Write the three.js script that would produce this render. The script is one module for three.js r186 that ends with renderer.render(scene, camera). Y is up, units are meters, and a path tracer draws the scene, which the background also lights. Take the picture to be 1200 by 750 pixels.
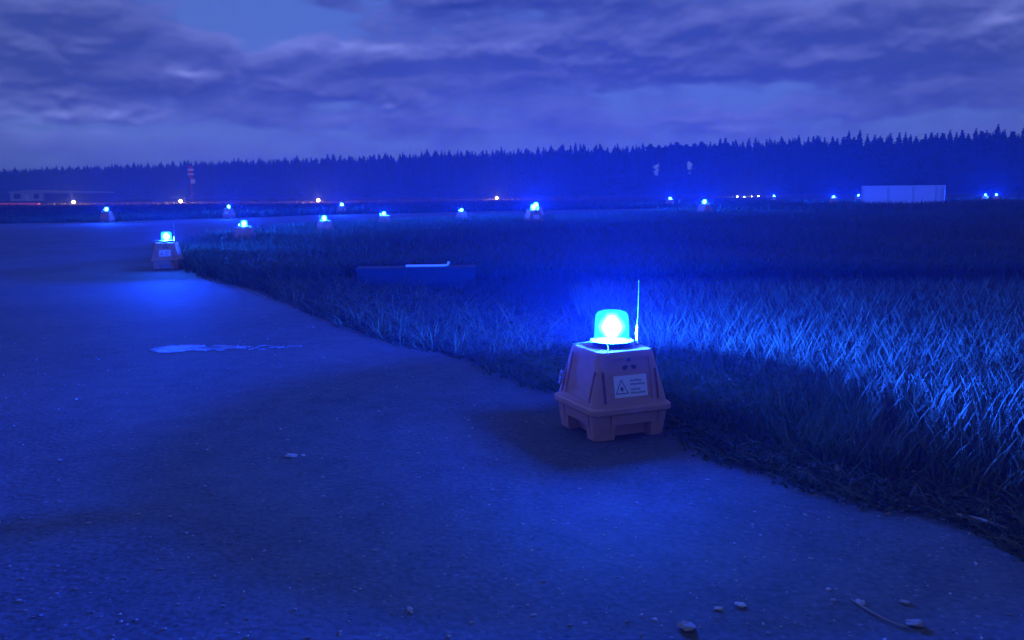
import * as THREE from 'three';
import { mergeGeometries, toCreasedNormals } from 'three/addons/utils/BufferGeometryUtils.js';
import { Brush, Evaluator, SUBTRACTION } from 'three-bvh-csg';

// ------------------------------------------------------------------ camera, sky, light, exposure
const scene = new THREE.Scene();
const R = THREE.MathUtils.degToRad;
const camera = new THREE.PerspectiveCamera(39.7, 1.6, 0.1, 6000);
camera.position.set(0, 1.2, 0);
camera.rotation.set(R(-8.107), 0, R(-0.43), 'YXZ');
scene.add(camera);

const renderer = new THREE.WebGLRenderer({ antialias: true });
renderer.toneMapping = THREE.LinearToneMapping;
renderer.toneMappingExposure = 1;
renderer.shadowMap.enabled = true;

function rng(seed) { let a = seed >>> 0; return () => { a = (a + 0x6d2b79f5) | 0; let t = Math.imul(a ^ (a >>> 15), 1 | a); t = (t + Math.imul(t ^ (t >>> 7), 61 | t)) ^ t; return ((t ^ (t >>> 14)) >>> 0) / 4294967296; }; }
const perm = new Uint8Array(512); { const r = rng(7), p = [...Array(256).keys()]; for (let i = 255; i > 0; i--) { const j = Math.floor(r() * (i + 1)); [p[i], p[j]] = [p[j], p[i]]; } for (let i = 0; i < 512; i++) perm[i] = p[i & 255]; }
const fade = (t) => t * t * t * (t * (t * 6 - 15) + 10);
function grad(h, x, y) { switch (h & 7) { case 0: return x + y; case 1: return x - y; case 2: return -x + y; case 3: return -x - y; case 4: return 1.4 * x; case 5: return -1.4 * x; case 6: return 1.4 * y; default: return -1.4 * y; } }
function noise(x, y, wrap = 256) {            // -1..1, repeats after wrap cells
  const fx = Math.floor(x), fy = Math.floor(y), m = (v) => ((v % wrap) + wrap) % wrap, X = m(fx) & 255, Y = m(fy) & 255, X1 = m(fx + 1) & 255, Y1 = m(fy + 1) & 255;
  x -= fx; y -= fy;
  const u = fade(x), v = fade(y), a = perm[perm[X] + Y], b = perm[perm[X1] + Y], c = perm[perm[X] + Y1], d = perm[perm[X1] + Y1];
  const l = (p, q, t) => p + (q - p) * t;
  return l(l(grad(a, x, y), grad(b, x - 1, y), u), l(grad(c, x, y - 1), grad(d, x - 1, y - 1), u), v) * 0.8;
}
function fbm(x, y, oct, wrap = 256) { let s = 0, a = 0.5, f = 1; for (let o = 0; o < oct; o++) { s += a * noise(x * f + o * 17, y * f + o * 31, Math.min(256, wrap * f)); a *= 0.5; f *= 2; } return s; }
const sstep = THREE.MathUtils.smoothstep, lerp = THREE.MathUtils.lerp;

// dusk sky with banks of stratocumulus: [azimuth, elevation, half width, half height, weight], degrees
const banks = [
  [-26, 9.6, 9, 1.9, 0.75], [-28, 7.4, 6.5, 1.0, 0.45], [-6.6, 8.4, 9.5, 0.85, 0.6], [5.5, 9.4, 10, 1.7, 0.62], [1, 12.2, 13, 0.9, 0.6],
  [20.5, 9.4, 9.5, 1.9, 0.75], [26, 8.2, 5, 1.6, 0.5], [13.5, 7.6, 7.5, 0.9, 0.4], [-10.8, 6.6, 6, 0.75, 0.35], [-18.5, 6.7, 6.5, 0.7, 0.4], [-2, 6.3, 7.5, 0.9, 0.3], [25.6, 5.8, 5.5, 0.7, 0.3], [-12, 4.2, 9, 0.5, 0.2], [0, 5.2, 40, 2.4, 0.24], [-25.7, 4.5, 4.4, 0.8, 0.4], [-7.2, 5.6, 2.2, 0.5, 0.3], [18, 4.7, 8, 0.45, 0.2],
  [-15.5, 10.2, 4.6, 1.2, -0.95], [7.7, 5.9, 12, 0.8, -0.35], [-18, 3.7, 14, 1.2, -0.2], [17.6, 11.8, 4, 0.5, -0.6], [-21, 11.6, 3.5, 0.6, -0.3],
];
const lit = [[-25.7, 4.6, 4.6, 0.95, 1], [-7.2, 5.7, 2.4, 0.6, 0.6], [28.2, 9.5, 1.5, 1.6, 0.5], [-19.5, 7.2, 1.2, 0.35, 0.7], [3.5, 8.4, 4, 0.5, 0.35], [-3, 8.9, 5, 0.35, 0.3], [14, 3.9, 1.6, 0.3, 0.5], [-10.5, 8.9, 3.5, 0.4, 0.4], [10, 7.0, 3, 0.5, 0.3]];
function gauss(list, az, el) { let s = 0; for (const [a, e, w, h, k] of list) { let d = az - a; if (d > 180) d -= 360; if (d < -180) d += 360; const q = (d / w) ** 2 + ((el - e) / h) ** 2; if (q < 6) s += k * Math.exp(-q); } return s; }
function billow(x, y, oct) { let s = 0, a = 0.5, f = 1; for (let o = 0; o < oct; o++) { s += a * (2.4 * Math.abs(noise(x * f + o * 17, y * f + o * 31)) - 0.2); a *= 0.52; f *= 2.07; } return s; }
function makeSky() {
  const W = 3072, H = 1536, data = new Float32Array(W * H * 4), dens = new Float32Array(W * H);
  const row0 = H / 2 - 4;
  for (let row = row0; row < H; row++) {
    const el = ((row + 0.5) / H - 0.5) * 180, y = Math.sin(R(el)), c = Math.cos(R(el));
    for (let col = 0; col < W; col++) {
      const phi = ((col + 0.5) / W - 0.5) * 2 * Math.PI, x = Math.cos(phi) * c, z = Math.sin(phi) * c, az = Math.atan2(x, -z) * 180 / Math.PI;
      const k = 1 / (Math.max(y, 0) + 0.075), px = x * k, pz = z * k;
      const wx = fbm(px * 0.9 + 3, pz * 0.9, 3), wz = fbm(px * 0.9 + 40, pz * 0.9 + 9, 3);
      const inFrame = Math.abs(az) < 50 && el < 22 ? (1 - sstep(Math.abs(az), 36, 50)) * (1 - sstep(el, 13, 22)) : 0;
      let d = 0;
      if (inFrame < 1) d = (fbm(px * 0.42 + 11 + wx * 0.5, pz * 0.62 + 5 + wz * 0.5, 6) * 1.5 + 0.25 + 0.12 * billow(px * 2, pz * 2, 4)) * (1 - inFrame);
      if (inFrame > 0) {
        const soft = fbm(az * 0.15 + 7, el * 0.6 + 2, 5), w2 = fbm(az * 0.3 + 21, el * 0.9, 3), puff = billow(az * 0.24 + w2 * 0.9 + 3, el * 0.62 + w2 * 0.9, 5);
        d += (gauss(banks, az + soft * 6, el + w2 * 1.3 + soft * 0.8) * 1.1 + soft * 0.75 + (puff - 0.1) * 0.46 + 0.08) * inFrame;
      }
      dens[row * W + col] = d * sstep(el, -1, 5);
    }
  }
  const at = (r, c) => dens[Math.min(H - 1, Math.max(row0, r)) * W + ((c + W) % W)];
  const up = Math.round(H / 180 * 0.8), up2 = Math.round(H / 180 * 0.35);
  for (let row = 0; row < H; row++) {
    const el = ((row + 0.5) / H - 0.5) * 180;
    for (let col = 0; col < W; col++) {
      const i = (row * W + col) * 4, phi = ((col + 0.5) / W - 0.5) * 2 * Math.PI, az = Math.atan2(Math.cos(phi), -Math.sin(phi)) * 180 / Math.PI;
      const hz = Math.exp(-Math.max(el, 0) / 4.5), west = 0.5 + 0.5 * Math.cos(R(az + 55));
      let r = lerp(0.082, 0.125, hz) + 0.09 * west * hz, g = lerp(0.165, 0.185, hz) + 0.10 * west * hz, bl = lerp(0.44, 0.40, hz) + 0.10 * west * hz;
      if (row >= row0) {
        const d = dens[row * W + col], cover = sstep(d, -0.05, 0.42), rim = THREE.MathUtils.clamp((d - at(row + up, col)) * 0.75 + (d - at(row + up2, col)) * 0.7, -0.3, 0.75);
        const L = gauss(lit, az, el) * sstep(d, -0.5, 0.2) * (0.5 + 1.6 * (d - at(row + up2, col)));
        const thick = sstep(d, 0.15, 0.95), hzc = hz * 1.1;
        r = lerp(r, lerp(0.078, 0.042, thick) + 0.06 * hzc, cover * 0.9); g = lerp(g, lerp(0.108, 0.060, thick) + 0.07 * hzc, cover * 0.9); bl = lerp(bl, lerp(0.31, 0.185, thick) + 0.14 * hzc, cover * 0.9);
        const e = rim * cover * 0.8 + Math.max(0, L) * 1.7;
        r += e * 0.11; g += e * 0.125; bl += e * 0.25;
      }
      data[i] = Math.max(0.01, r); data[i + 1] = Math.max(0.01, g); data[i + 2] = Math.max(0.03, bl); data[i + 3] = 1;
    }
  }
  const t = new THREE.DataTexture(data, W, H, THREE.RGBAFormat, THREE.FloatType);
  t.mapping = THREE.EquirectangularReflectionMapping; t.magFilter = t.minFilter = THREE.LinearFilter; t.needsUpdate = true;
  return t;
}
scene.background = makeSky();
scene.environment = scene.background;
const SKY = 1.0;
scene.backgroundIntensity = SKY; scene.environmentIntensity = SKY;

// last light of the sunset, very weak and soft
const sun = new THREE.DirectionalLight(0xffd9c4, 0.06);
sun.name = 'sunset_glow'; sun.position.set(-80, 30, -40); sun.castShadow = true; sun.shadow.radius = 40;
Object.assign(sun.shadow.camera, { left: -120, right: 120, top: 120, bottom: -120, far: 400 });
scene.add(sun);

// blue haze added to give the beacons the glow of lens glare
const GLOW_HAZE = 0.0015;
scene.fog = new THREE.FogExp2(new THREE.Color().setRGB(0.22, 0.42, 1), GLOW_HAZE);
const BLUE = new THREE.Color().setRGB(0.004, 0.05, 1), BLUE_POWER = 580, DOME_POWER = 24;

// ------------------------------------------------------------------ helpers
const taken = {};
function numbered(n) { const k = (taken[n] = (taken[n] ?? -1) + 1); return k ? `${n}_${String(k).padStart(3, '0')}` : n; }
function shade(o) { o.traverse((m) => { if (m.isMesh) { m.castShadow = true; m.receiveShadow = true; } }); return o; }
function tag(o, label, category, group) { o.userData.label = label; o.userData.category = category; if (group) o.userData.group = group; return o; }
function thing(name, label, category, group) { const g = new THREE.Group(); g.name = numbered(name); tag(g, label, category, group); scene.add(g); return g; }
function part(name, geo, mat, parent) { const m = new THREE.Mesh(geo, mat); m.name = name; m.castShadow = m.receiveShadow = true; parent.add(m); return m; }
function struct(name, geo, mat) { const m = new THREE.Mesh(geo, mat); m.name = name; m.userData.kind = 'structure'; m.receiveShadow = m.castShadow = true; scene.add(m); return m; }
function std(r, g, b, rough = 0.8, more = {}) { return new THREE.MeshStandardMaterial({ color: new THREE.Color().setRGB(r, g, b), roughness: rough, ...more }); }
function box(w, h, d, x = 0, y = 0, z = 0) { const g = new THREE.BoxGeometry(w, h, d); g.translate(x, y, z); return g; }
function canvasless(N, f, srgb = true) {      // N x N texture from f(u, v) -> [r, g, b] in 0..1 (sRGB when srgb)
  const d = new Uint8Array(N * N * 4);
  for (let y = 0; y < N; y++) for (let x = 0; x < N; x++) { const c = f(x / N, y / N, x, y), i = (y * N + x) * 4; d[i] = c[0] * 255; d[i + 1] = c[1] * 255; d[i + 2] = c[2] * 255; d[i + 3] = 255; }
  const t = new THREE.DataTexture(d, N, N); t.wrapS = t.wrapT = THREE.RepeatWrapping; t.magFilter = t.minFilter = THREE.LinearFilter; if (srgb) t.colorSpace = THREE.SRGBColorSpace; t.needsUpdate = true; return t;
}
const toS = (v) => { v = Math.min(1, Math.max(0, v)); return v <= 0.0031308 ? v * 12.92 : 1.055 * v ** (1 / 2.4) - 0.055; };
function flatUV(g, s) { const p = g.attributes.position, uv = new Float32Array(p.count * 2); for (let i = 0; i < p.count; i++) { uv[2 * i] = p.getX(i) / s; uv[2 * i + 1] = p.getZ(i) / s; } g.setAttribute('uv', new THREE.BufferAttribute(uv, 2)); return g; }

// ------------------------------------------------------------------ ground and taxiway
const asphaltEdge = [   // x, z of the taxiway outline
  [2.6, 8], [2.3, 2], [2.02, -1.2], [1.86, -2.3], [1.74, -2.8], [1.68, -2.99], [1.6, -3.12], [1.46, -3.2], [1.31, -3.29], [1.15, -3.52], [1.0, -3.8], [0.84, -4.15], [0.8, -4.6], [0.42, -5.0], [0.2, -5.3], [-0.02, -5.75], [-0.25, -6.26], [-0.55, -6.65], [-0.81, -6.9], [-1.14, -7.32], [-1.6, -8.2], [-2.44, -9.7], [-3.28, -11.3], [-4.6, -13.4], [-5.83, -15.3], [-7.3, -19], [-8.1, -25], [-7.9, -31], [-5.6, -37.5], [0.5, -44], [14, -55], [34, -66],
  [34, -74], [12, -68], [0, -62], [-11, -55], [-15.6, -47.8], [-19.6, -42], [-30, -38], [-60, -36], [-90, -36], [-90, 8],
];
const outline = [];
{ const r = rng(3);
  for (let i = 0; i < asphaltEdge.length; i++) {
    const [x0, z0] = asphaltEdge[i], [x1, z1] = asphaltEdge[(i + 1) % asphaltEdge.length], L = Math.hypot(x1 - x0, z1 - z0), d = Math.hypot((x0 + x1) / 2, (z0 + z1) / 2);
    const n = d < 14 ? Math.max(1, Math.round(L / 0.045)) : d < 30 ? Math.ceil(L / 0.4) : 1;
    for (let k = 0; k < n; k++) { const t = k / n, x = x0 + (x1 - x0) * t, z = z0 + (z1 - z0) * t, j = d < 14 ? 0.035 : d < 30 ? 0.08 : 0; outline.push([x + j * (fbm(x * 4, z * 4, 3) * 2 + (r() - 0.5) * 0.35), z + j * (fbm(x * 4 + 50, z * 4, 3) * 2 + (r() - 0.5) * 0.35)]); }
  } }
function onAsphalt(x, z) { let c = false; const P = asphaltEdge; for (let i = 0, j = P.length - 1; i < P.length; j = i++) { const [xi, zi] = P[i], [xj, zj] = P[j]; if (zi > z !== zj > z && x < ((xj - xi) * (z - zi)) / (zj - zi) + xi) c = !c; } return c; }
function edgeDistance(x, z) { let m = 1e9; const P = asphaltEdge; for (let i = 0; i < 31; i++) { const [ax, az] = P[i], [bx, bz] = P[i + 1], dx = bx - ax, dz = bz - az, t = Math.min(1, Math.max(0, ((x - ax) * dx + (z - az) * dz) / (dx * dx + dz * dz))); m = Math.min(m, Math.hypot(x - ax - dx * t, z - az - dz * t)); } return m; }

{ // soil and matted grass, one sheet to the horizon
  const tex = canvasless(1024, (u, v) => { const n = fbm(u * 8, v * 8, 6, 8), f = fbm(u * 90, v * 90, 3, 90), m = 1 + 1.1 * n + 0.9 * f; return [toS(0.055 * m), toS(0.06 * m), toS(0.028 * m)]; });
  const bump = canvasless(512, (u, v) => { const n = 0.5 + 0.5 * fbm(u * 40, v * 40, 5, 40); return [n, n, n]; }, false);
  const g = new THREE.PlaneGeometry(5000, 5000, 1, 1); g.rotateX(-Math.PI / 2); flatUV(g, 5);
  struct('ground', g, new THREE.MeshStandardMaterial({ map: tex, bumpMap: bump, bumpScale: 0.03, roughness: 1 }));
}
const TOP = 0.02;     // height of the asphalt surface over the soil
{ // asphalt with exposed aggregate
  const N = 2048, r = rng(11), spots = new Float32Array(N * N), size = 6;
  for (let i = 0; i < 26000; i++) { const x = r() * N, y = r() * N, rad = 0.7 + r() * r() * 2.6, k = (r() < 0.6 ? 1 : -1) * (0.25 + 0.9 * r() * r()); for (let dy = -4; dy <= 4; dy++) for (let dx = -4; dx <= 4; dx++) { const q = Math.hypot(dx, dy) / rad; if (q < 1) spots[((Math.floor(y + dy) + N) % N) * N + ((Math.floor(x + dx) + N) % N)] = k * (1 - q * q * 0.5); } }
  const tex = canvasless(N, (u, v, x, y) => {
    const lo = fbm(u * 4, v * 4, 4, 4), mid = fbm(u * 40, v * 40, 3, 40), hi = fbm(u * 240, v * 240, 2, 240), s = spots[y * N + x];
    let m = 1 + 0.75 * lo + 0.6 * mid + 0.9 * hi + (s > 0 ? s * 1.7 : s * 0.9);
    m = Math.max(0.25, m); return [toS(0.062 * m), toS(0.064 * m), toS(0.066 * m)];
  });
  const bump = canvasless(N, (u, v, x, y) => { const n = 0.45 + 0.35 * fbm(u * 240, v * 240, 2, 240) + 0.2 * fbm(u * 40, v * 40, 3, 40) + 0.25 * spots[y * N + x]; const q = Math.min(1, Math.max(0, n)); return [q, q, q]; }, false);
  const s = new THREE.Shape(outline.map(([x, z]) => new THREE.Vector2(x, -z)));
  const g = new THREE.ExtrudeGeometry(s, { depth: TOP + 0.06, bevelEnabled: false }); g.rotateX(-Math.PI / 2); g.translate(0, -0.06, 0); flatUV(g, size);
  struct('taxiway', g, new THREE.MeshStandardMaterial({ map: tex, bumpMap: bump, bumpScale: 0.006, roughness: 0.86 }));
}
function blobSheet(cx, cz, rx, rz, seed, y, rough = 0.35, turn = 0) {     // thin irregular patch lying on a surface
  const pts = []; for (let i = 0; i < 64; i++) { const a = i / 64 * Math.PI * 2, k = 1 + rough * fbm(Math.cos(a) * 1.6 + seed, Math.sin(a) * 1.6 + seed * 2, 4) * 2; const x = Math.cos(a) * rx * k, z = Math.sin(a) * rz * k; pts.push(new THREE.Vector2(x * Math.cos(turn) - z * Math.sin(turn), -(x * Math.sin(turn) + z * Math.cos(turn)))); }
  const g = new THREE.ExtrudeGeometry(new THREE.Shape(pts), { depth: 0.004, bevelEnabled: false }); g.rotateX(-Math.PI / 2); g.translate(cx, y, cz); return g;
}
{ // worn patch of pale filler on the pavement
  const tex = canvasless(256, (u, v) => { const m = 0.8 + 1.3 * fbm(u * 6, v * 6, 5, 6) + 0.3 * fbm(u * 50, v * 50, 2, 50); return [toS(0.2 * m), toS(0.2 * m), toS(0.195 * m)]; });
  const pm = new THREE.MeshStandardMaterial({ map: tex, roughness: 0.6 });
  const pieces = [blobSheet(-2.56, -6.82, 0.27, 0.12, 4, TOP, 0.8, -0.1), blobSheet(-2.3, -6.86, 0.16, 0.06, 9, TOP, 0.9, 0.05)], pr = rng(17);
  for (let i = 0; i < 70; i++) { const t = pr() ** 1.5, a = (pr() - 0.5) * 2; pieces.push(blobSheet(-2.75 + t * 1.0 + (pr() - 0.5) * 0.12, -6.85 + a * (0.17 - 0.1 * t), 0.008 + 0.035 * pr() ** 2, 0.006 + 0.016 * pr(), 20 + i, TOP, 0.6)); }
  const p = new THREE.Mesh(flatUV(mergeGeometries(pieces), 0.5), pm); p.name = 'pavement_patch'; scene.add(p); p.receiveShadow = true;
  tag(p, 'pale worn repair patch on the dark asphalt', 'patch');
}

// ------------------------------------------------------------------ forest edge
const bark = std(0.05, 0.04, 0.035, 0.95), needle = [std(0.022, 0.034, 0.018, 0.9, { side: THREE.DoubleSide }), std(0.018, 0.03, 0.02, 0.9, { side: THREE.DoubleSide }), std(0.028, 0.036, 0.018, 0.9, { side: THREE.DoubleSide })];
function crownGeometry(seed, H, low, W, pine) {
  const r = rng(seed), pos = [];
  const tri = (a, b, c) => pos.push(...a, ...b, ...c);
  const levels = pine ? 15 : 24;
  for (let k = 0; k < levels; k++) {
    const t = k / (levels - 1), y = lerp(low, H * 0.985, t), n = 7 + Math.floor(r() * 4);
    const rad = W * (pine ? Math.sqrt(Math.max(0, 1 - (2 * t - 0.75) ** 2 / 1.65)) * (t > 0.85 ? 0.55 : 1) : 1.02 - t ** 1.9) * (0.72 + 0.5 * r()) + (t > 0.8 ? 0.12 : 0);
    for (let j = 0; j < n; j++) {
      const a = (j + r()) / n * Math.PI * 2, L = rad * (0.65 + 0.6 * r()), w = 0.35 + L * 0.35, dy = (pine ? 0.5 : -0.35) * L * (0.4 + r() * 0.6), dirx = Math.cos(a), dirz = Math.sin(a);
      const tip = [dirx * L, y + dy, dirz * L], m = [dirx * L * 0.55, y + dy * 0.4 + 0.3, dirz * L * 0.55];
      const l = [m[0] - dirz * w, m[1] - 0.5 * r(), m[2] + dirx * w], q = [m[0] + dirz * w, m[1] - 0.5 * r(), m[2] - dirx * w], o = [0, y + 0.2, 0], dn = [m[0] * 0.9, m[1] - 0.9 - r() * 0.6, m[2] * 0.9];
      tri(o, l, tip); tri(o, tip, q); tri(o, m, dn); tri(m, tip, dn);
    }
  }
  for (let j = 0; j < 5; j++) { const a = j / 5 * Math.PI * 2; tri([Math.cos(a) * 0.3, H * 0.93, Math.sin(a) * 0.3], [Math.cos(a + 1.5) * 0.3, H * 0.93, Math.sin(a + 1.5) * 0.3], [0, H * 0.995, 0]); }
  const g = new THREE.BufferGeometry(); g.setAttribute('position', new THREE.Float32BufferAttribute(pos, 3)); g.computeVertexNormals(); return g;
}
const treeKinds = [
  { H: 20, low: 2.0, W: 3.3, pine: false }, { H: 20.6, low: 3.2, W: 2.9, pine: false }, { H: 20, low: 7.0, W: 2.7, pine: true }, { H: 20.2, low: 1.6, W: 3.6, pine: false }, { H: 19.6, low: 5.5, W: 2.6, pine: true }, { H: 20, low: 13.2, W: 2.3, pine: true },
].map((k, i) => { const tg = new THREE.CylinderGeometry(0.06, 0.24, k.H * 0.96, 7); tg.translate(0, k.H * 0.48, 0); return { ...k, crown: crownGeometry(100 + i, k.H, k.low, k.W, k.pine), trunk: tg, mat: needle[i % 3] }; });
const edgeA = [205, 252], edgeB = [-430, 660];       // x, depth of the forest edge at its near and far end
{
  const r = rng(21), protos = treeKinds.map((k, i) => { const g = new THREE.Group(); part('trunk', k.trunk, bark, g); part('crown', k.crown, k.mat, g); g.userData = { label: k.pine ? 'dark pine with bare lower trunk in the forest edge beyond the airfield' : 'dark spruce with pointed top in the forest edge beyond the airfield', category: 'tree', group: k.pine ? 'pines of the forest edge' : 'spruces of the forest edge' }; return g; });
  const nT = 290, L = Math.hypot(edgeB[0] - edgeA[0], edgeB[1] - edgeA[1]), ux = (edgeB[0] - edgeA[0]) / L, uz = (edgeB[1] - edgeA[1]) / L;
  const gap = (x, d) => { const a = Math.atan2(x, d) * 180 / Math.PI; return a > 8.4 && a < 12.2; };
  const where = (t, back) => { const s = t * L; return [edgeA[0] + ux * s + (-uz) * -back * -1 * -1, edgeA[1] + uz * s + Math.abs(ux) * back]; };
  for (let i = 0; i < nT; i++) {
    const u = (i + 0.15 + 0.7 * r()) / nT, t = u * (0.62 + 0.38 * u), [x, d] = where(t, r() * 3), g0 = gap(x, d), kind = g0 ? 5 : [0, 1, 2, 3, 4, 2, 1, 4][Math.floor(r() * 8)];
    const c = protos[kind].clone(); c.name = numbered(treeKinds[kind].pine ? 'pine_tree' : 'spruce_tree'); c.position.set(x, 0, -d); c.rotation.y = r() * 6.28; const s = 0.93 + 0.12 * r() + 0.05 * noise(t * 40, 3); c.scale.set(s * (0.9 + 0.3 * r()), s, s * (0.9 + 0.3 * r())); scene.add(c);
  }
  // the wood behind the edge reads as one mass
  for (const kk of [0, 1, 3]) {
    const n = 520, im = new THREE.InstancedMesh(treeKinds[kk].crown, treeKinds[kk].mat, n), m = new THREE.Matrix4(), q = new THREE.Quaternion(), up = new THREE.Vector3(0, 1, 0); let c = 0;
    while (c < n) { const t = r() ** 1.35 * 1.04 - 0.02, [x, d] = where(t, 4 + r() * 34); const a = Math.atan2(x, d) * 180 / Math.PI; if ((a > 9.0 && a < 9.55) || (a > 11.0 && a < 11.65)) continue; const s = 0.86 + 0.16 * r(); m.compose(new THREE.Vector3(x, 0, -d), q.setFromAxisAngle(up, r() * 6.28), new THREE.Vector3(s * 1.1, s, s * 1.1)); im.setMatrixAt(c++, m); }
    im.name = numbered('woodland'); im.userData = { kind: 'stuff', label: 'dark mass of conifers behind the forest edge', category: 'forest' }; im.castShadow = true; scene.add(im);
  }
  // undergrowth closes the view under the crowns
  const bush = crownGeometry(300, 5.5, 0.2, 3.4, true), n = 420, im = new THREE.InstancedMesh(bush, needle[2], n), m = new THREE.Matrix4(), q = new THREE.Quaternion(), up = new THREE.Vector3(0, 1, 0);
  for (let i = 0; i < n; i++) { const t = (i + r()) / n, [x, d] = where(t, 2 + r() * 10), a = Math.atan2(x, d) * 180 / Math.PI, s = (a > 8.4 && a < 12.2 ? 1.15 : 1) * (0.8 + 0.5 * r()); m.compose(new THREE.Vector3(x, 0, -d), q.setFromAxisAngle(up, r() * 6.28), new THREE.Vector3(s * 1.2, s, s * 1.2)); im.setMatrixAt(i, m); }
  im.name = 'undergrowth'; im.userData = { kind: 'stuff', label: 'dark scrub under the trees of the forest edge', category: 'undergrowth' }; scene.add(im);
}

// ------------------------------------------------------------------ beacons
function loft(levels, seg = 5) {      // [y, half width, corner radius] of rounded squares, closed at both ends
  const rings = levels.map(([y, h, c]) => { const p = []; for (let k = 0; k < 4; k++) for (let s = 0; s <= seg; s++) { const a = Math.PI / 2 * (k + s / seg), cx = (k === 0 || k === 3 ? 1 : -1) * (h - c), cz = (k < 2 ? 1 : -1) * (h - c); p.push([cx + Math.cos(a) * c, y, cz + Math.sin(a) * c]); } return p; });
  const pos = [], t = (a, b, c) => pos.push(...a, ...b, ...c), n = rings[0].length;
  for (let i = 0; i + 1 < rings.length; i++) for (let k = 0; k < n; k++) { const a = rings[i][k], b = rings[i][(k + 1) % n], c = rings[i + 1][k], d = rings[i + 1][(k + 1) % n]; t(a, c, b); t(b, c, d); }
  const lo = [0, levels[0][0], 0], hi = [0, levels.at(-1)[0], 0];
  for (let k = 0; k < n; k++) { t(lo, rings[0][k], rings[0][(k + 1) % n]); t(hi, rings.at(-1)[(k + 1) % n], rings.at(-1)[k]); }
  const g = new THREE.BufferGeometry(); g.setAttribute('position', new THREE.Float32BufferAttribute(pos, 3)); g.computeVertexNormals();
  const uv = []; for (let i = 0; i < pos.length; i += 3) uv.push((pos[i] + pos[i + 2] * 0.7) / 0.5, pos[i + 1] / 0.5); g.setAttribute('uv', new THREE.Float32BufferAttribute(uv, 2));
  return g;
}
const ev = new Evaluator(); ev.useGroups = false; ev.attributes = ['position', 'normal', 'uv'];
function cut(g, cutters) { let a = new Brush(g); a.updateMatrixWorld(); for (const c of cutters) { const b = new Brush(c); b.updateMatrixWorld(); a = ev.evaluate(a, b, SUBTRACTION); a.updateMatrixWorld(); } return toCreasedNormals(a.geometry, 0.5); }
function around(make) { const o = []; for (let k = 0; k < 4; k++) for (const g of make()) { g.rotateY(k * Math.PI / 2); o.push(g); } return o; }
const LEAN = Math.atan2(0.054, 0.255);
const onFace = (g, x, y, out = 0) => { g.rotateX(-LEAN); g.translate(x, y, 0.207 - (y - 0.168) * (0.054 / 0.255) + out); return g; };   // lays a piece built in xy on the sloping front of the lid

const plasticTex = canvasless(256, (u, v) => { const m = 0.92 + 0.22 * fbm(u * 5, v * 5, 5, 5) + 0.12 * fbm(u * 60, v * 60, 2, 60); return [toS(0.60 * m), toS(0.31 * m), toS(0.2 * m)]; });
const plasticBump = canvasless(128, (u, v) => { const n = 0.5 + 0.4 * fbm(u * 50, v * 50, 2, 50); return [n, n, n]; }, false);
const plastic = new THREE.MeshStandardMaterial({ map: plasticTex, bumpMap: plasticBump, bumpScale: 0.0012, roughness: 0.55 });
const dark = std(0.03, 0.03, 0.035, 0.5), steel = std(0.45, 0.46, 0.48, 0.45, { metalness: 0.7 }), rubber = std(0.04, 0.04, 0.045, 0.7), pale = std(0.55, 0.56, 0.56, 0.5);
const domeMat = new THREE.MeshPhysicalMaterial({ color: 0x000000, roughness: 1, specularIntensity: 0, transparent: true, opacity: 0.5, emissive: new THREE.Color().setRGB(0.05, 1.4, 1.55), side: THREE.DoubleSide });
const glowShellMat = new THREE.MeshPhysicalMaterial({ color: 0x000000, roughness: 1, specularIntensity: 0, transparent: true, opacity: 0.24, emissive: new THREE.Color().setRGB(0.95, 1.5, 1.6), side: THREE.DoubleSide });  // soft overexposed lamp glow, put into the colour of added shells
const coreMat = new THREE.MeshStandardMaterial({ color: 0xffffff, emissive: new THREE.Color().setRGB(0.014, 0.13, 1), emissiveIntensity: 700 });

const labelTex = (() => {   // yellowed white sticker: warning triangle and four lines of lettering too blurred to read
  const c = document.createElement('canvas'); c.width = 256; c.height = 144; const x = c.getContext('2d');
  x.fillStyle = '#e9e8e2'; x.fillRect(0, 0, 256, 144); x.strokeStyle = '#34343c'; x.lineWidth = 6; x.lineJoin = 'round'; x.beginPath(); x.moveTo(58, 28); x.lineTo(104, 118); x.lineTo(12, 118); x.closePath(); x.stroke();
  x.fillStyle = '#34343c'; x.beginPath(); x.ellipse(58, 88, 9, 13, 0, 0, 7); x.fill(); for (let k = 0; k < 8; k++) { const a = k * Math.PI / 4; x.lineWidth = 2.5; x.beginPath(); x.moveTo(58 + Math.cos(a) * 10, 88 + Math.sin(a) * 13); x.lineTo(58 + Math.cos(a) * 18, 88 + Math.sin(a) * 20); x.stroke(); }
  const r = rng(5); [[28, 88], [52, 112], [86, 74], [110, 108]].forEach(([y, w]) => { let p = 126; while (p < 126 + w) { const h = r() < 0.3 ? 17 : 12, ww = 4 + r() * 4; x.fillRect(p, y + 16 - h + (r() < 0.12 ? 5 : 0), ww * 0.55, h); x.fillRect(p, y + 4 + r() * 9, ww, 3); p += ww + 2; } });
  const t = new THREE.CanvasTexture(c); t.colorSpace = THREE.SRGBColorSpace; return t;
})();
const labelMat = new THREE.MeshStandardMaterial({ map: labelTex, roughness: 0.5 });

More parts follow.
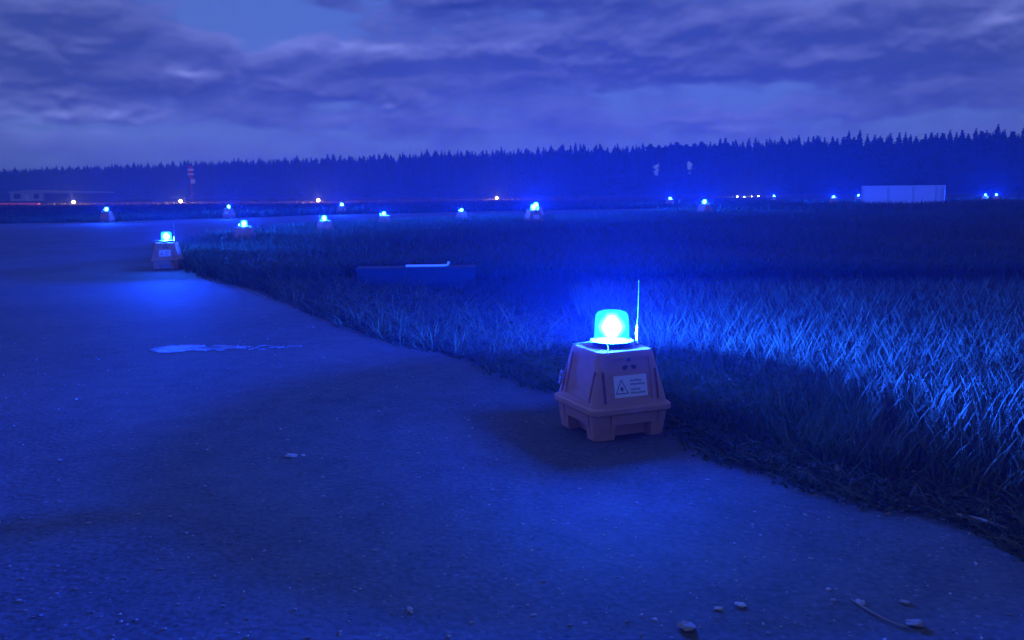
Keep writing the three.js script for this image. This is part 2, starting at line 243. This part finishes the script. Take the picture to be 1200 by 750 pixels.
const G = {};
G.tub = cut(loft([[0, 0.188, 0.03], [0.006, 0.193, 0.03], [0.13, 0.208, 0.032]]), [
  ...around(() => [box(0.2, 0.11, 0.16, 0.012, 0.02, 0.195)]), ...around(() => [box(0.012, 0.2, 0.02, -0.118, 0.09, 0.205), box(0.012, 0.2, 0.02, 0.145, 0.09, 0.205)])]);
G.tubInset = box(0.27, 0.1, 0.27, 0, 0.055, 0);
G.rim = toCreasedNormals(loft([[0.13, 0.205, 0.03], [0.131, 0.219, 0.035], [0.136, 0.223, 0.036], [0.158, 0.223, 0.036], [0.167, 0.216, 0.035], [0.168, 0.2, 0.03]]), 0.6);
G.lid = cut(loft([[0.168, 0.207, 0.035], [0.41, 0.1558, 0.035], [0.423, 0.15, 0.035], [0.428, 0.139, 0.03]]), [
  ...around(() => [onFace(box(0.016, 0.15, 0.03), -0.145, 0.258, -0.004), onFace(box(0.016, 0.15, 0.03), 0.145, 0.258, -0.004)]),
  ...around(() => [onFace(box(0.232, 0.205, 0.016), 0.0, 0.29, 0)])]);
G.foot = (() => { const g = new THREE.CylinderGeometry(0.09, 0.105, 0.022, 32); g.translate(0, 0.439, 0); return g; })();
const FL = 0.4525;
G.flange = new THREE.LatheGeometry([[0, FL - 0.003], [0.108, FL - 0.003], [0.112, FL - 0.001], [0.112, FL + 0.001], [0.106, FL + 0.003], [0, FL + 0.003]].map(([a, b]) => new THREE.Vector2(a, b)), 40);
G.dome = new THREE.LatheGeometry([[0.088, FL + 0.004], [0.087, FL + 0.02], [0.083, FL + 0.108], [0.08, FL + 0.13], [0.07, FL + 0.143], [0.05, FL + 0.15], [0.0, FL + 0.152]].map(([a, b]) => new THREE.Vector2(a, b)), 40);
G.core = new THREE.LatheGeometry([[0, FL + 0.014], [0.022, FL + 0.018], [0.044, FL + 0.05], [0.05, FL + 0.07], [0.04, FL + 0.092], [0.018, FL + 0.122], [0, FL + 0.126]].map(([a, b]) => new THREE.Vector2(a, b)), 24);
G.shells = [1.14, 1.28, 1.42].map((k) => { const g = G.core.clone(); g.translate(0, -(FL + 0.074), 0); g.scale(k * 0.98, 0.55 * k + 0.45, k * 0.98); g.translate(0, FL + 0.077, 0); return g; });
G.label = (() => { const g = new THREE.BoxGeometry(0.182, 0.105, 0.002); return onFace(g, 0.004, 0.258, -0.0068); })();
G.emblem = mergeGeometries([0, 1, 2].map((k) => { const s = new THREE.Shape([[-0.004, 0.012], [-0.011, 0.034], [0.0, 0.042], [0.011, 0.034], [0.004, 0.012]].map(([a, b]) => new THREE.Vector2(a, b))); const g = new THREE.ExtrudeGeometry(s, { depth: 0.004, bevelEnabled: false }); g.rotateZ(k * Math.PI * 2 / 3); return onFace(g, 0.006, 0.36, -0.0075); }));
G.latch = (() => { const a = new THREE.TorusGeometry(0.016, 0.005, 8, 20); a.scale(0.8, 1.3, 1); const b = new THREE.CylinderGeometry(0.009, 0.009, 0.014, 12); b.rotateX(Math.PI / 2); b.translate(0.004, -0.034, 0); const g = mergeGeometries([a, b]); onFace(g, -0.175, 0.262, 0.006); g.rotateY(-Math.PI / 2); return g; })();
const AX = 0.128, AZ = 0.03;
G.antenna = (() => { const c = new THREE.CatmullRomCurve3([[0, 0.52, 0], [0.004, 0.62, 0], [0.006, 0.745, 0]].map((p) => new THREE.Vector3(p[0] + AX, p[1], p[2] + AZ))); const g = new THREE.TubeGeometry(c, 10, 0.0014, 6); const s = new THREE.SphereGeometry(0.0028, 8, 6); s.translate(AX + 0.006, 0.747, AZ); return mergeGeometries([g, s]); })();
G.antennaBase = (() => { const g = new THREE.LatheGeometry([[0.0, 0.428], [0.012, 0.428], [0.011, 0.44], [0.007, 0.445], [0.0075, 0.5], [0.004, 0.53], [0, 0.531]].map(([a, b]) => new THREE.Vector2(a, b)), 14); g.translate(AX, 0, AZ); return g; })();
G.arm = (() => { const c = new THREE.CatmullRomCurve3([[-0.085, 0.452, 0.02], [-0.14, 0.455, 0.012], [-0.215, 0.448, 0.0]].map((p) => new THREE.Vector3(...p))); return new THREE.TubeGeometry(c, 12, 0.0035, 6); })();
G.cable = (() => { const c = new THREE.CatmullRomCurve3([[-0.07, 0.45, 0.08], [-0.085, 0.436, 0.118], [-0.1, 0.43, 0.138], [-0.108, 0.41, 0.158]].map((p) => new THREE.Vector3(...p))); return new THREE.TubeGeometry(c, 12, 0.003, 6); })();

function makeBeacon() {
  const g = new THREE.Group();
  const tub = part('base_tub', G.tub, plastic, g); part('slot_lining', G.tubInset, plastic, tub);
  part('rim', G.rim, plastic, g);
  const lid = part('lid', G.lid, plastic, g); part('emblem', G.emblem, dark, lid); part('latch', G.latch, steel, lid);
  part('warning_label', G.label, [plastic, plastic, plastic, plastic, labelMat, plastic], g).userData.label = 'white sticker with black warning triangle and four lines of small lettering';
  part('lamp_foot', G.foot, dark, g); part('lamp_flange', G.flange, rubber, g);
  part('lamp_dome', G.dome, domeMat, g).userData.label = 'clear cyan glowing lamp dome'; const core = part('light_core', G.core, coreMat, g);
  G.shells.forEach((sg) => part('glow_shell', sg, glowShellMat, core));  // added shells, no real lens: they imitate the blurred bright centre
  const an = part('antenna', G.antenna, std(0.04, 0.04, 0.045, 0.5), g); part('antenna_base', G.antennaBase, pale, an);
  part('side_rod', G.arm, steel, g); part('cable', G.cable, pale, g);
  const l = new THREE.PointLight(BLUE, BLUE_POWER); l.name = 'beacon_light'; l.position.set(0, FL + 0.0195, 0); l.castShadow = true; l.shadow.radius = 0.4; g.add(l);
  const d = new THREE.PointLight(BLUE, DOME_POWER); d.name = 'dome_glow'; d.position.set(0, FL + 0.075, 0); d.castShadow = true; d.shadow.radius = 2.8; g.add(d);      // light scattered by the dome
  return g;
}
const beacon0 = makeBeacon();
function beacon(x, z, deg, label, group, y = 0, power = 0.36, size = 1) { const b = beacon0.clone(); b.traverse((o) => { if (o.isLight) o.intensity *= power; }); b.name = numbered('beacon_light'); b.position.set(x, y, z); b.rotation.y = R(deg); b.scale.setScalar(size); tag(b, label, 'beacon', group); scene.add(b); return b; }
beacon(0.495, -4.35, 23, 'orange box with lit blue lamp dome, warning label and antenna beside tall bright grass', null, TOP + 0.001, 1);
beacon(-5.7, -14.7, 8, 'orange box with lit blue lamp dome where the grass verge bends away', null, TOP + 0.001);
const FARG = 'blue beacons far across the airfield';
for (const [x, z, nth] of [[-6.61, -22.05, 'first'], [-5.59, -26.67, 'second'], [-4.62, -32.41, 'third'], [-2.14, -38.54, 'fourth']]) beacon(x, z, (x * 37 + z * 11) % 360, `small blue beacon in the verge grass, ${nth} past the box at the bend`, 'blue beacons along the near side of the taxiway', onAsphalt(x, z) ? TOP + 0.001 : 0);
for (const [x, z, nth] of [[-19.2, -42.4, 'first'], [-15.3, -48.4, 'second'], [-10.6, -55.9, 'third']]) beacon(x, z, (x * 37 + z * 11) % 360, `small blue beacon across the taxiway, ${nth} from the low pale building`, 'blue beacons along the far side of the taxiway', 0, 0.42, 1.2);
for (const [x, z] of [[1.14, -41.00], [0.83, -33.45]]) beacon(x, z, (x * 37 + z * 11) % 360, `${z < -36 ? 'smaller' : 'larger'} blue beacon of the close pair almost in line on the open field`, 'pair of blue beacons in line', onAsphalt(x, z) ? TOP + 0.001 : 0, 0.7, 1.35);
for (const [x, z] of [[13.02, -73.35], [10.03, -46.32], [30.02, -102.18], [28.62, -79.35]]) beacon(x, z, (x * 37 + z * 11) % 360, 'tiny blue beacon far out on the grass between the beacon pair and the white container', FARG, 0, 1, 1.4);
beacon(39.0, -100.5, 40, 'blue beacon at the corner of the long white container', null, 0, 0.8, 1.4);
for (const [x, z] of [[50.9, -96], [51.2, -94.4]]) beacon(x, z, 30, 'blue beacon of the side by side pair before the forest past the white container', 'pair of blue beacons before the forest', 0, 1, 1.4);

// ------------------------------------------------------------------ runway edge lights
const amberMat = new THREE.MeshStandardMaterial({ color: 0xffffff, emissive: new THREE.Color().setRGB(1, 0.62, 0.3), emissiveIntensity: 14 });
const whiteMat = new THREE.MeshStandardMaterial({ color: 0xffffff, emissive: new THREE.Color().setRGB(0.9, 0.95, 1), emissiveIntensity: 25 });
const RW = { stem: new THREE.CylinderGeometry(0.03, 0.035, 0.3, 10).translate(0, 0.15, 0), base: new THREE.CylinderGeometry(0.16, 0.18, 0.03, 16).translate(0, 0.015, 0), glass: new THREE.SphereGeometry(0.17, 16, 12).translate(0, 0.43, 0) };
function runwayLight(x, z, mat, color, power, label, group, s = 1) {
  const g = thing('runway_light', label, 'runway light', group); g.position.set(x, 0, z); g.scale.setScalar(s);
  part('base_plate', RW.base, dark, g); part('stem', RW.stem, dark, g); part('lamp_globe', RW.glass, mat, g);
  const l = new THREE.PointLight(color, power); l.name = 'runway_lamp'; l.position.set(0, 0.45, 0); l.castShadow = true; g.add(l);
}
for (const [x, z, where] of [[-58, -118.6, 'beside the low pale building'], [-44.2, -119.6, 'beside the foot of the striped mast'], [-25, -116, 'behind the second blue verge beacon'], [-2.3, -144.4, 'beside the close pair of blue beacons']]) runwayLight(x, z, amberMat, new THREE.Color().setRGB(1, 0.5, 0.2), 300, `small amber runway light ${where}`, 'amber runway edge lights', 1.25);
[[41.8, -165.3, 0.8], [42.5, -163.1, 0.7], [48.5, -180.3, 0.65], [49.1, -177.7, 0.8]].forEach(([x, z, s]) => runwayLight(x, z, whiteMat, new THREE.Color().setRGB(0.9, 0.95, 1), 40, 'tiny white light in a short row at the foot of the forest', 'row of white lights before the forest', s));

// ------------------------------------------------------------------ container, building, mast, trough
const white = std(0.72, 0.73, 0.74, 0.6);
{
  const g = thing('storage_container', 'long low white container with vertical panel seams standing on the grass', 'container');
  const L = 6.5, H = 1.62, D = 2.2;
  part('body', box(L, H - 0.1, D, 0, (H - 0.1) / 2 + 0.05, 0), white, g); part('top_rail', box(L + 0.06, 0.08, D + 0.06, 0, H - 0.01, 0), white, g); part('bottom_rail', box(L + 0.06, 0.08, D + 0.06, 0, 0.04, 0), std(0.4, 0.41, 0.42, 0.7), g);
  for (const x of [-L / 2, -L / 2 + 2.1, -L / 2 + 4.1, L / 2 - 0.62, L / 2]) part('seam_post', box(0.12, H - 0.12, 0.05, x * 0.985, H / 2, D / 2 + 0.03), std(0.55, 0.56, 0.58, 0.6), g);
  for (let k = 0; k < 2; k++) part('lock_bar', box(0.05, H - 0.3, 0.05, L / 2 - 0.28 + k * 0.14, H / 2, D / 2 + 0.035), pale, g);
  g.position.set(33.9, 0, -77.4); g.rotation.y = R(-27);
}
{
  const g = thing('low_building', 'low flat roofed building with pale front and dark openings below the forest', 'building');
  const wallM = std(0.55, 0.54, 0.52, 0.8), dk = std(0.03, 0.03, 0.035, 0.7), L = 25;
  part('wall', box(7.6, 2.4, 5, -8.4, 1.2, 0), wallM, g); part('wall', box(16.5, 2.0, 5, 4, 1.0, -0.4), std(0.06, 0.06, 0.06, 0.9), g); part('pillar', box(0.6, 2.3, 0.5, 2.1, 1.15, 2.4), wallM, g);
  const s = new THREE.Shape([[-12.6, 2.4], [-12.6, 2.62], [-9, 2.98], [-4, 3.05], [12.6, 2.5], [12.6, 2.3]].map(([a, b]) => new THREE.Vector2(a, b)));
  const rf = new THREE.ExtrudeGeometry(s, { depth: 6, bevelEnabled: false }); rf.translate(0, 0, -3); part('roof', rf, std(0.5, 0.5, 0.52, 0.7), g);
  for (const [x, w] of [[-10.6, 1.6], [-6.2, 1.2]]) { const wn = part('window', box(w, 1.2, 0.06, x, 1.45, 2.53), dk, g); part('window_frame', box(w + 0.24, 0.12, 0.1, x, 0.8, 2.55), white, wn); }
  part('door', box(1.0, 2.0, 0.08, -8.3, 1.0, 2.54), std(0.7, 0.7, 0.7), g);
  g.position.set(-119.5, 0, -239); g.rotation.y = R(24);
}
{
  const g = thing('striped_mast', 'tall red and white banded mast with two round headed signal drums rising before the forest', 'mast');
  const red = std(0.45, 0.05, 0.05, 0.6), w = std(0.75, 0.73, 0.72, 0.6), cyl = (r, h, y, x = 0) => { const c = new THREE.CylinderGeometry(r, r, h, 14); c.translate(x, y, 0); return c; };
  part('pole', cyl(0.13, 4.4, 2.2), red, g);
  [[7.0, 0.5, 0.5, red], [6.55, 0.4, 0.55, w], [6.1, 0.5, 0.55, red], [5.7, 0.3, 0.6, w], [5.2, 0.7, 0.42, red]].forEach(([y, h, r2, m]) => part('band', cyl(r2, h, y - 0.3), m, g));
  part('white_drum', cyl(0.42, 0.85, 4.05, 0.32), w, g); part('cap', cyl(0.34, 0.35, 7.1), dark, g);
  g.position.set(-62, 0, -174);
}
{
  const g = thing('cable_trough', 'low dark box half sunk in the grass with a pale rod on top', 'trough');
  part('body', box(1.46, 0.27, 0.36, 0, 0.135, 0), std(0.012, 0.012, 0.014, 0.8), g); part('lid', box(1.5, 0.025, 0.4, 0, 0.2835, 0), std(0.014, 0.014, 0.016, 0.8), g);
  g.position.set(-1.2, 0.0, -11.2); g.rotation.y = R(5);
  const rod = new THREE.Group(); rod.name = 'pale_rod'; tag(rod, 'short pale rod with upturned end lying on the dark trough', 'rod'); scene.add(rod);
  const c = new THREE.CatmullRomCurve3([[-0.28, 0, 0], [0.2, 0, 0], [0.24, 0.004, 0], [0.255, 0.02, 0], [0.256, 0.05, 0]].map((p) => new THREE.Vector3(...p))); part('rod', new THREE.TubeGeometry(c, 24, 0.016, 8), white, rod);
  rod.position.set(-1.05, 0.312, -11.15); rod.rotation.y = R(5);
}
{
  const g = thing('red_trail_stand_in', 'long thin glowing red bar added in place of a tail light trail low over the field beyond the amber light', 'light trail'), m = new THREE.MeshStandardMaterial({ color: new THREE.Color().setRGB(0.4, 0.05, 0.06), emissive: new THREE.Color().setRGB(0.16, 0.02, 0.03), roughness: 0.6 });  // made-up tube on supports, stands in for a tail light trail
  const t = new THREE.CylinderGeometry(0.2, 0.2, 26, 10); t.rotateZ(Math.PI / 2); t.translate(0, 0.28, 0); part('trail_tube', t, m, g); for (let k = -3; k <= 3; k++) part('added_support', box(0.1, 0.12, 0.3, k * 4, 0.06, 0), dark, g);
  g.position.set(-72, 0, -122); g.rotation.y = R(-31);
}

// ------------------------------------------------------------------ grass
function tuft(seed, blades, hMin, hMax, spread, wBlade, bend) {
  const r = rng(seed), pos = [], nor = [];
  for (let b = 0; b < blades; b++) {
    const a = r() * 6.283, d = Math.sqrt(r()) * spread, bx = Math.cos(a) * d, bz = Math.sin(a) * d, h = lerp(hMin, hMax, r() ** 1.3), la = a + (r() - 0.5) * 2.4, lean = (0.12 + r() * bend) * h, w = wBlade * (0.6 + 0.8 * r()), fa = r() * 3.1416, fx = Math.cos(fa) * w, fz = Math.sin(fa) * w, S = 4;
    let prev = null;
    for (let s = 0; s <= S; s++) { const t = s / S, k = t * t, cx = bx + Math.cos(la) * lean * k, cz = bz + Math.sin(la) * lean * k, cy = h * (t - 0.18 * bend * k * t), q = (1 - t ** 2.2) * 0.5 + 0.01, L = [cx - fx * q, cy, cz - fz * q], Rr = [cx + fx * q, cy, cz + fz * q]; if (prev) pos.push(...prev[0], ...prev[1], ...L, ...L, ...prev[1], ...Rr); prev = [L, Rr]; }
  }
  const g = new THREE.BufferGeometry(); g.setAttribute('position', new THREE.Float32BufferAttribute(pos, 3)); g.computeVertexNormals(); return g;
}
const grassMat = new THREE.MeshPhysicalMaterial({ color: new THREE.Color().setRGB(1, 1, 1), roughness: 0.75, transmission: 0.3, thickness: 0, side: THREE.DoubleSide, specularIntensity: 0.4 });
function scatter(name, label, geo, n, place, seed, tint) {
  const im = new THREE.InstancedMesh(geo, grassMat, n), r = rng(seed), m = new THREE.Matrix4(), q = new THREE.Quaternion(), e = new THREE.Euler(), c = new THREE.Color(); let k = 0, tries = 0;
  while (k < n && tries++ < n * 40) { const p = place(r); if (!p) continue; const [x, z, s, sy] = p; e.set((r() - 0.5) * 0.25, r() * 6.283, (r() - 0.5) * 0.25); m.compose(new THREE.Vector3(x, 0, z), q.setFromEuler(e), new THREE.Vector3(s, s * sy, s)); im.setMatrixAt(k, m); const v = 0.65 + 0.7 * r(), dry = r(); c.setRGB(lerp(0.06, 0.13, dry) * v * tint, lerp(0.085, 0.115, dry) * v * tint, lerp(0.03, 0.045, dry) * v * tint); im.setColorAt(k, c); k++; }
  im.count = k; im.name = name; im.userData = { kind: 'stuff', label, category: 'grass' }; im.castShadow = im.receiveShadow = true; scene.add(im); return im;
}
const polar = (r, d0, d1, pw = 1) => { const a = R(-36 + 72 * r()), d = lerp(d0, d1, r() ** pw); return [Math.tan(a) * d, -d]; };
const free = (x, z, m) => !onAsphalt(x, z) || edgeDistance(x, z) < m;
const clearOfThings = (x, z) => Math.hypot(x - 0.495, z + 4.35) > 0.34 && !(Math.abs(x + 1.2) < 0.84 && z < -10.7 && z > -11.5) && Math.hypot(x + 5.7, z + 14.7) > 0.4;
scatter('near_grass', 'dense low grass of the verge', tuft(1, 16, 0.08, 0.24, 0.08, 0.006, 0.6), 15000, (r) => { const [x, z] = polar(r, 2.4, 15, 1.1); if (onAsphalt(x, z) || !clearOfThings(x, z)) return null; const e = edgeDistance(x, z); return [x, z, 0.55 + 0.6 * r(), Math.min(1.15, 0.3 + e * 0.9) * (0.8 + 0.5 * noise(x * 0.8, z * 0.8))]; }, 31, 0.5);
scatter('broad_blade_grass', 'upright broad grass blades lit by the beacon', tuft(2, 7, 0.18, 0.36, 0.11, 0.0135, 0.2), 6500, (r) => { const [x, z] = polar(r, 2.6, 9.5, 1); if (onAsphalt(x, z) || !clearOfThings(x, z) || x < 0.7) return null; const e = edgeDistance(x, z); if (e < 0.3) return null; return [x, z, 0.75 + 0.45 * r(), Math.min(1, 0.4 + e * 0.7)]; }, 32, 1.1);
scatter('dry_stalks', 'long arching dry stalks at the asphalt edge', tuft(3, 6, 0.2, 0.5, 0.05, 0.006, 2.2), 1100, (r) => { const [x, z] = polar(r, 4.4, 12, 1); if ((onAsphalt(x, z) && edgeDistance(x, z) > 0.05) || !clearOfThings(x, z) || x > 1.6 || x < -4) return null; const e = edgeDistance(x, z); if (e > 1.3) return null; return [x, z, 0.6 + 0.5 * r(), 1]; }, 33, 1.2)
scatter('verge_weeds', 'low weeds creeping over the crumbling asphalt edge', tuft(6, 12, 0.025, 0.09, 0.07, 0.012, 1.4), 3200, (r) => { const [x, z] = polar(r, 2.4, 14, 1.4), e = edgeDistance(x, z), n = noise(x * 5, z * 5); if (!clearOfThings(x, z) || (onAsphalt(x, z) ? e > 0.03 + 0.09 * n : e > 0.4)) return null; return [x, z, 0.5 + 0.9 * r(), 0.7 + 0.6 * r()]; }, 36, 0.8);
scatter('field_grass', 'rough grass of the airfield', tuft(4, 18, 0.14, 0.42, 0.2, 0.012, 0.6), 26000, (r) => { const [x, z] = polar(r, 12, 60, 1.5); if (onAsphalt(x, z) || !clearOfThings(x, z)) return null; return [x, z, 0.8 + 0.6 * r(), 0.75 + 0.35 * noise(x * 0.25, z * 0.25)]; }, 34, 1.0);
scatter('distant_grass', 'far grass of the airfield', tuft(5, 20, 0.15, 0.4, 0.8, 0.04, 0.5), 30000, (r) => { const [x, z] = polar(r, 50, 330, 1.6); if (onAsphalt(x, z)) return null; if (Math.hypot(x - 33.9, z + 77.4) < 3.6) return null; return [x, z, 1 + 0.8 * r(), 0.7]; }, 35, 0.9);

// ------------------------------------------------------------------ stones and litter on the asphalt
{
  const stoneGeo = [0, 1, 2].map((s) => { const g = new THREE.IcosahedronGeometry(1, 1), p = g.attributes.position; for (let i = 0; i < p.count; i++) { const k = 1 + 1.1 * fbm(p.getX(i) * 1.7 + s * 9 + 0.3, p.getY(i) * 1.7 + p.getZ(i) * 1.3, 3); p.setXYZ(i, p.getX(i) * k, p.getY(i) * k * 0.55, p.getZ(i) * k); } return g; }).map((g) => { const f = g.index ? g.toNonIndexed() : g; f.computeVertexNormals(); return f; });
  const sm = [std(0.36, 0.35, 0.33, 0.9), std(0.27, 0.26, 0.25, 0.9), std(0.45, 0.44, 0.42, 0.85)], r = rng(61);
  const spots = [[0.65, -2.41, 14], [1.0, -2.42, 13], [1.13, -2.42, 12], [0.94, -2.51, 8], [0.93, -2.44, 8], [0.585, -2.39, 11], [0.39, -2.33, 7], [0.36, -2.36, 5], [-1.01, -3.91, 24], [-0.96, -3.93, 10], [1.7, -3.05, 12], [1.64, -3.85, 16], [1.1, -2.29, 20], [1.48, -3.42, 14], [-0.3, -2.4, 10], [0.47, -2.28, 22]];
  for (const [x, z, mm] of spots) { const k = Math.floor(r() * 3), st = new THREE.Mesh(stoneGeo[k], sm[Math.floor(r() * 3)]); st.name = numbered('pebble'); const s = mm / 1000; st.scale.set(s * 1.2, s * 0.6, s); st.position.set(x, (onAsphalt(x, z) ? TOP : 0) + s * 0.3, z); st.rotation.y = r() * 6; st.castShadow = st.receiveShadow = true; tag(st, 'pale pebble lying loose by the edge of the asphalt', 'pebble', 'loose pale pebbles on the asphalt'); scene.add(st); }
  const n = 2600, im = new THREE.InstancedMesh(stoneGeo[1], sm[1], n), m = new THREE.Matrix4(), q = new THREE.Quaternion(), up = new THREE.Vector3(0, 1, 0), c = new THREE.Color(); let k = 0;
  while (k < n) { const d = lerp(1.9, 11, r() ** 1.8), x = Math.tan(R(-34 + 68 * r())) * d, z = -d; if (!onAsphalt(x, z)) continue; const s = 0.0012 + 0.0045 * r() ** 3; m.compose(new THREE.Vector3(x, TOP + s * 0.3, z), q.setFromAxisAngle(up, r() * 6), new THREE.Vector3(s * (1 + r()), s, s)); im.setMatrixAt(k, m); const v = 0.5 + r(); im.setColorAt(k, c.setRGB(v, v, v)); k++; }
  im.name = 'grit'; im.userData = { kind: 'stuff', label: 'fine loose grit on the asphalt', category: 'grit' }; scene.add(im);
  const tw = new THREE.TubeGeometry(new THREE.CatmullRomCurve3([[0.98, TOP + 0.004, -2.44], [1.0, TOP + 0.007, -2.37], [1.035, TOP + 0.006, -2.3], [1.07, TOP + 0.004, -2.27]].map((p) => new THREE.Vector3(...p))), 16, 0.003, 6), tm = new THREE.Mesh(tw, std(0.3, 0.28, 0.24, 0.9)); tm.name = 'twig'; tm.castShadow = true; tag(tm, 'thin pale twig lying on the asphalt among pebbles', 'twig'); scene.add(tm);
  const t2 = new THREE.TubeGeometry(new THREE.CatmullRomCurve3([[1.6, 0.03, -3.1], [1.67, 0.035, -3.03], [1.72, 0.03, -2.95]].map((p) => new THREE.Vector3(...p))), 12, 0.007, 6), m2 = new THREE.Mesh(t2, std(0.33, 0.3, 0.25, 0.9)); m2.name = 'twig_001'; m2.castShadow = true; tag(m2, 'thicker pale twig at the crumbling edge where asphalt meets grass', 'twig'); scene.add(m2);
}
{ // dead leaves and weeds along the crumbling verge
  const g = new THREE.PlaneGeometry(1, 0.6, 4, 2), p = g.attributes.position; for (let i = 0; i < p.count; i++) { const x = p.getX(i); p.setY(i, p.getY(i) * Math.cos(x * 2.6)); p.setZ(i, 0.22 * x * x + 0.15 * p.getY(i)); } g.rotateX(-Math.PI / 2); g.computeVertexNormals();
  const n = 900, im = new THREE.InstancedMesh(g, new THREE.MeshStandardMaterial({ color: 0xffffff, roughness: 0.7, side: THREE.DoubleSide }), n), r = rng(71), m = new THREE.Matrix4(), q = new THREE.Quaternion(), e = new THREE.Euler(), c = new THREE.Color(); let k = 0;
  while (k < n) { const [x, z] = polar(r, 2.5, 12, 1.4), d = edgeDistance(x, z), on = onAsphalt(x, z); if ((on && d > 0.12) || d > 0.75 || !clearOfThings(x, z)) continue; const s = 0.012 + 0.024 * r() * r(); e.set((r() - 0.5) * 1.6, r() * 6.28, (r() - 0.5) * 1.6); m.compose(new THREE.Vector3(x, (on ? TOP : 0) + s * 0.4 + (on ? 0 : r() * 0.06), z), q.setFromEuler(e), new THREE.Vector3(s, s, s)); im.setMatrixAt(k, m); const v = 0.5 + r(); c.setRGB(0.16 * v, 0.13 * v, 0.085 * v); im.setColorAt(k, c); k++; }
  im.name = 'leaf_litter'; im.userData = { kind: 'stuff', label: 'small dead leaves along the grass verge', category: 'leaves' }; im.castShadow = true; scene.add(im);
}
renderer.render(scene, camera);
